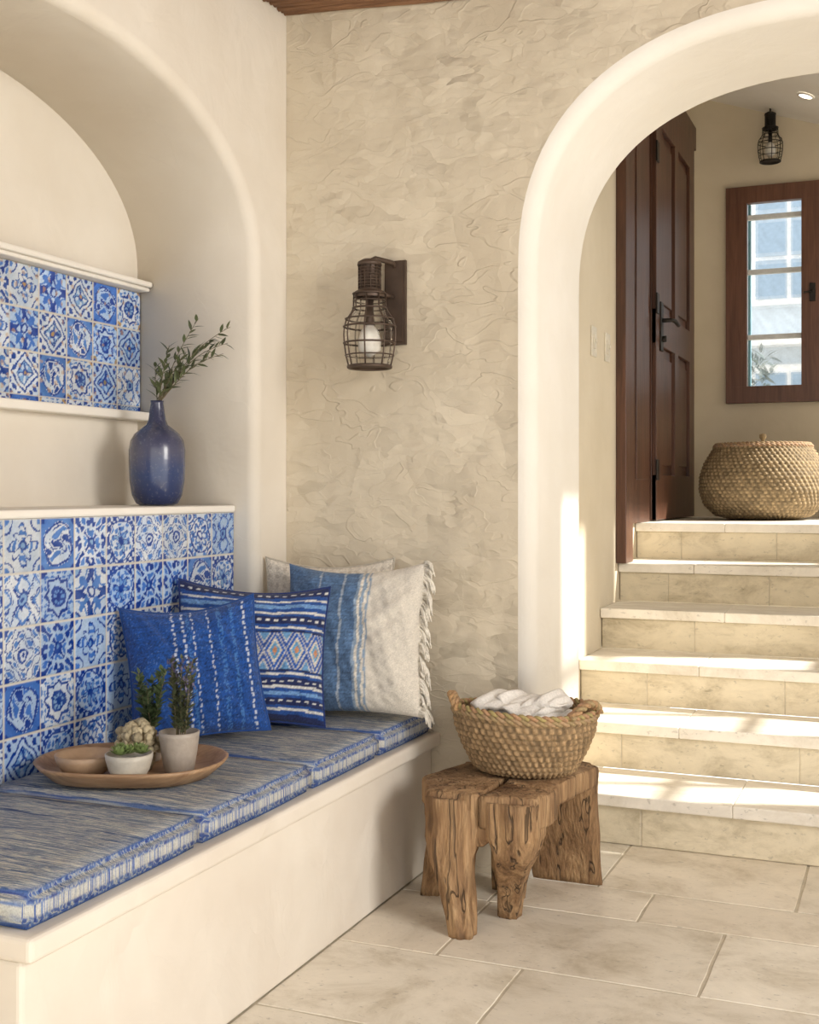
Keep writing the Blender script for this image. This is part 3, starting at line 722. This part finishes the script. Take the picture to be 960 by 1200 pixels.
b.tube([(xd+.03,hy,hz+.03),(xd+.075,hy,hz+.03),(xd+.085,hy+.03,hz+.028),(xd+.085,hy+.13,hz+.02)],.011,8,mi=1)
b.tube([(xd+.03,hy,hz-.06),(xd+.05,hy,hz-.06)],.016,8,mi=1)
b.build('door_1',[M_door,M_dark],bevel=.003)
M_sw=simple('switch_plastic',(.7,.64,.52),.4)
for i,yy in enumerate((4.756,4.99)):
    b=MB(); b.box((-1.1895,yy-.04,1.69),(-1.183,yy+.04,1.81)); b.box((-1.183,yy-.015,1.72),(-1.179,yy+.015,1.78)); b.box((-1.179,yy-.006,1.745),(-1.172,yy+.006,1.76))
    b.build('light_switch' if i==0 else 'light_switch.001',M_sw,bevel=.002)

# ------------------------------------------------------------------ hall window
M_white=simple('painted_muntin',(.75,.78,.78),.5); M_teal=simple('teal_paint',(.16,.36,.44),.5)
b=MB(); yf=7.05
b.box((wx0,yf-.03,wz0),(wx0+.115,yf+.02,wz1)); b.box((-.575,yf-.03,wz0),(-.46,yf+.02,wz1)); b.box((-.315,yf-.03,wz0),(wx1,yf+.02,wz1))
b.box((wx0,yf-.031,wz0),(wx1,yf+.02,wz0+.095)); b.box((wx0,yf-.031,wz1-.095),(wx1,yf+.02,wz1))
b.box((wx0+.115,yf+.03,wz0+.09),(wx0+.130,yf+.06,wz1-.09),mi=2)
for zz in (2.02,2.39,2.70): b.box((wx0+.115,yf+.01,zz-.014),(-.315,yf+.035,zz+.014),mi=1)
b.box((wx0+.11,yf+.04,wz0+.09),(-.31,yf+.044,wz1-.09),mi=3)
b.box((-.53,yf-.045,2.20),(-.50,yf-.03,2.30),mi=4); b.tube([(-.515,yf-.045,2.26),(-.515,yf-.07,2.25),(-.56,yf-.075,2.245)],.006,6,mi=4)
b.build('window_1',[M_wframe,M_white,M_teal,M_wglass,M_dark],bevel=.002)
M_out=simple('shade_tinted_render',(.58,.65,.72),.9); M_ground=simple('gravel',(.5,.45,.38),.95); M_outw=simple('white_frame',(.78,.80,.82),.8); M_outd=simple('blue_panes',(.28,.38,.50),.3)  # white house wall tinted blue, its shade put into the colour
b=MB(); b.box((-5,10.5,0),(4,10.7,5.2),mi=0)
for wx in (-2.75,-1.85,-.95,-.05): 
    for wz in (1.1,2.75):
        b.box((wx-.32,10.44,wz-.05),(wx+.32,10.5,wz+1.1),mi=1); 
        for ii in range(2):
            for jj in range(3): b.box((wx-.27+ii*.285,10.43,wz+jj*.355),(wx-.02+ii*.285,10.445,wz+.32+jj*.355),mi=2)
b.box((-5,10.3,2.35),(4,10.5,2.42),mi=1)
b.build('neighbouring_house',[M_out,M_outw,M_outd])
b=MB(); b.box((-6,7.3,-.1),(6,14,-.01)); b.build('ground',M_ground)
b=MB()
for k in range(260):
    a=random.uniform(0,6.28); r=random.uniform(0,1)**.5; h=random.uniform(0,1)
    p=Vector((-1.20+.24*r*math.cos(a),9.6+.3*r*math.sin(a),1.7+h*.5))
    g=random.uniform(.6,1.3); b.leaf(p,(random.uniform(-1,1),random.uniform(-1,1),random.uniform(-.3,1)),.10,.03,(.28*g,.33*g,.32*g))
b.tube([(-1.2,9.6,0),(-1.22,9.6,.9),(-1.15,9.6,1.7),(-1.2,9.6,2.1)],[.05,.04,.03,.01],8,(.2,.14,.09))
b.build('garden_shrub',M_leaf)

# ------------------------------------------------------------------ vase + branches
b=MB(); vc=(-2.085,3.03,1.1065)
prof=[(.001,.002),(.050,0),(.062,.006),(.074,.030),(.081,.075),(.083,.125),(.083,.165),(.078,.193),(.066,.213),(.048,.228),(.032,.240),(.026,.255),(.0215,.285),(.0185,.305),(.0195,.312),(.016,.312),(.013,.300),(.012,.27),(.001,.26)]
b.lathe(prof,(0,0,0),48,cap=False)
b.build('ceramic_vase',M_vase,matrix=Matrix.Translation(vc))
def sprig(b,p0,p1,sag,nl,ln,w,colr,stemr=.0018,mi=0):
    p0=Vector(p0);p1=Vector(p1); pts=[]
    for i in range(13):
        t=i/12; q=p0.lerp(p1,t)+Vector((0,0,sag*math.sin(math.pi*t)))+Vector((.006*math.sin(t*7),.006*math.cos(t*9),0))*t
        pts.append(q)
    b.tube(pts,[stemr*(1-.6*i/12) for i in range(13)],5,(.16,.13,.07),mi)
    for k in range(nl):
        t=.15+.85*(k/nl); i=min(11,int(t*12)); q=pts[i].lerp(pts[i+1],t*12-i); d=(pts[i+1]-pts[i]).normalized()
        sd=Vector((random.uniform(-1,1),random.uniform(-1,1),random.uniform(-1,1))); sd=(sd-d*sd.dot(d)).normalized()
        g=random.uniform(.6,1.25); l=ln*(1.1-.4*t)*random.uniform(.8,1.15)
        b.leaf(q,d*.8+sd*.8,l,w,tuple(c*g for c in colr),mi)
    return pts
b=MB(); top=Vector((vc[0],vc[1],vc[2]+.31))
R=Vector((.9225,.386,0))
OL=(.095,.115,.05)
main=[(.215,.225,-.02,.035),(.20,.14,.02,.03),(.125,.245,.01,.02),(.04,.165,.02,.0),(-.01,.11,-.02,.0),(.165,.19,-.04,.02),(.09,.14,.03,.01),(.21,.175,-.01,.04)]
for dx,dz,dn,sg in main:
    sprig(b,top-Vector((0,0,.012)),top+R*dx+Vector((.386*dn,-.92*dn,dz)),sg,20,.045,.0105,OL)
b.build('olive_branches',M_leaf)

# ------------------------------------------------------------------ tray and pots
DX,DY=.050,-.055
b=MB(); tcx,tcy,tz=-1.722+DX,2.385+DY,.4915
def tr_ring(rx,ry,z,e=2.8,n=72):
    out=[]
    for k in range(n):
        t=2*math.pi*k/n; c,s_=math.cos(t),math.sin(t); f=(abs(c)**e+abs(s_)**e)**(-1/e)
        fl=1+.06*max(0,abs(c)-.86)/.14
        out.append((rx*f*c*fl,ry*f*s_,z))
    return out
b.rings([tr_ring(.155,.125,0),tr_ring(.173,.141,.003),tr_ring(.203,.168,.030),tr_ring(.209,.174,.039),tr_ring(.201,.166,.040),tr_ring(.178,.145,.018),tr_ring(.155,.125,.012),tr_ring(.02,.02,.012)],cap=True)
b.build('wooden_tray',M_tray,matrix=Matrix.Translation((tcx,tcy,tz))@Matrix.Rotation(math.radians(20),4,'Z'))
tb=tz+.0135
def pot(name,c,prof,col,mat=M_ceramic,extra=None,sc=1):
    b=MB(); b.lathe([(r*sc,z*sc) for r,z in prof],c,36,col=col,cap=False); 
    if extra: extra(b)
    return b.build(name,[mat,M_leaf])
pot('wooden_bowl',(-1.780+DX,2.290+DY,tb),[(.001,0),(.03,0),(.048,.012),(.060,.032),(.063,.045),(.060,.046),(.054,.034),(.035,.018),(.001,.014)],(.40,.27,.17),sc=1.1)
SX,SY=-1.655+DX,2.280+DY
def succ(b):
    for (ox,oy) in ((0,0),(.026,.01),(-.026,.006),(.005,.026),(-.008,-.024)):
        for ringi in range(4):
            for k in range(9):
                a=2*math.pi*k/9+ringi*.35+ox*90; el=.25+ringi*.35
                d=Vector((math.cos(a)*math.cos(el),math.sin(a)*math.cos(el),math.sin(el)))
                g=random.uniform(.8,1.2); b.leaf((SX+ox,SY+oy,tb+.062),d,.026-.002*ringi,.010,(.20*g,.27*g,.09*g),1,bend=-.25)
pot('potted_succulent',(SX,SY,tb),[(.001,0),(.024,0),(.028,.004),(.040,.024),(.046,.046),(.047,.056),(.044,.057),(.041,.046),(.001,.046)],(.50,.46,.39),extra=succ,sc=1.12)
PX,PY=-1.607+DX,2.405+DY
def rosem(b):
    for k in range(11):
        a=random.uniform(0,6.28); r=random.uniform(.004,.03)
        e=(PX+r*1.8*math.cos(a),PY+r*1.8*math.sin(a),tb+.085+random.uniform(.10,.185))
        sprig(b,(PX+r*.6*math.cos(a),PY+r*.6*math.sin(a),tb+.07),e,0,46,.024,.007,(.095,.11,.055),stemr=.0016,mi=1)
        for j in range(8):
            q=Vector(e)+Vector((random.uniform(-.008,.008),random.uniform(-.008,.008),-random.uniform(0,.04))); b.leaf(q,(random.uniform(-.4,.4),random.uniform(-.4,.4),1),.012,.006,(.10,.085,.16),1)
pot('potted_rosemary',(PX,PY,tb),[(.001,0),(.026,0),(.030,.004),(.036,.04),(.040,.072),(.041,.080),(.037,.081),(.035,.066),(.001,.064)],(.38,.33,.28),extra=rosem,sc=1.15)
HX,HY=-1.735+DX,2.48+DY
def herb(b):
    for k in range(9):
        a=random.uniform(0,6.28); sprig(b,(HX,HY,tb+.05),(HX+.035*math.cos(a),HY+.035*math.sin(a),tb+.14+random.uniform(.02,.08)),0,30,.028,.011,(.08,.12,.05),stemr=.0016,mi=1)
pot('potted_herb',(HX,HY,tb),[(.001,0),(.022,0),(.028,.02),(.031,.055),(.028,.056),(.001,.05)],(.40,.34,.28),extra=herb)
b=MB(); KX,KY=-1.708+DX,2.388+DY
for k in range(150):
    a=random.uniform(0,6.28); el=random.uniform(0,1.45); r0=.050*random.uniform(.85,1.15)
    c=(KX+r0*math.cos(a)*math.cos(el),KY+r0*.75*math.sin(a)*math.cos(el),tb+.045+r0*1.15*math.sin(el)); rr=random.uniform(.005,.012)
    R_=[]
    for i in range(1,8):
        ph=math.pi*i/8; R_.append([(c[0]+rr*math.sin(ph)*math.cos(t)*(1+.3*math.sin(5*t+k)),c[1]+rr*math.sin(ph)*math.sin(t)*(1+.3*math.sin(4*t)),c[2]-rr*math.cos(ph)) for t in np.linspace(0,2*math.pi,14,endpoint=False)])
    g=random.uniform(.65,1.15); b.rings(R_,(.50*g,.42*g,.27*g))
b.lathe([(.001,0),(.032,0),(.040,.02),(.042,.05),(.034,.075),(.02,.088),(.001,.09)],(KX,KY,tb),24,col=(.4,.32,.2),cap=False)
b.build('dried_coral',M_straw)

# ------------------------------------------------------------------ light
w=bpy.data.worlds.new('world'); S.world=w; w.use_nodes=True
bg=w.node_tree.nodes['Background']; bg.inputs['Color'].default_value=(1.0,.978,.935,1); bg.inputs['Strength'].default_value=1.95
sd=bpy.data.lights.new('sun','SUN'); sd.energy=9.5; sd.angle=.03; sd.color=(1,.94,.85)
so=bpy.data.objects.new('sun',sd); S.collection.objects.link(so)
dirv=Vector((.75,.22,.60)).normalized(); so.rotation_euler=dirv.to_track_quat('Z','Y').to_euler(); so.location=(3,4,4)
ad=bpy.data.lights.new('daylight_fill','AREA'); ad.shape='RECTANGLE'; ad.size=1.3; ad.size_y=1.4; ad.energy=98; ad.color=(1,.95,.89)  # unseen area lamp added as fill to brighten the room
ao=bpy.data.objects.new('daylight_fill',ad); S.collection.objects.link(ao); ao.location=(2.6,1.35,2.15)
ao.rotation_euler=(Vector((2.6,1.35,2.15))-Vector((-1.4,3.0,1.0))).to_track_quat('Z','Y').to_euler()
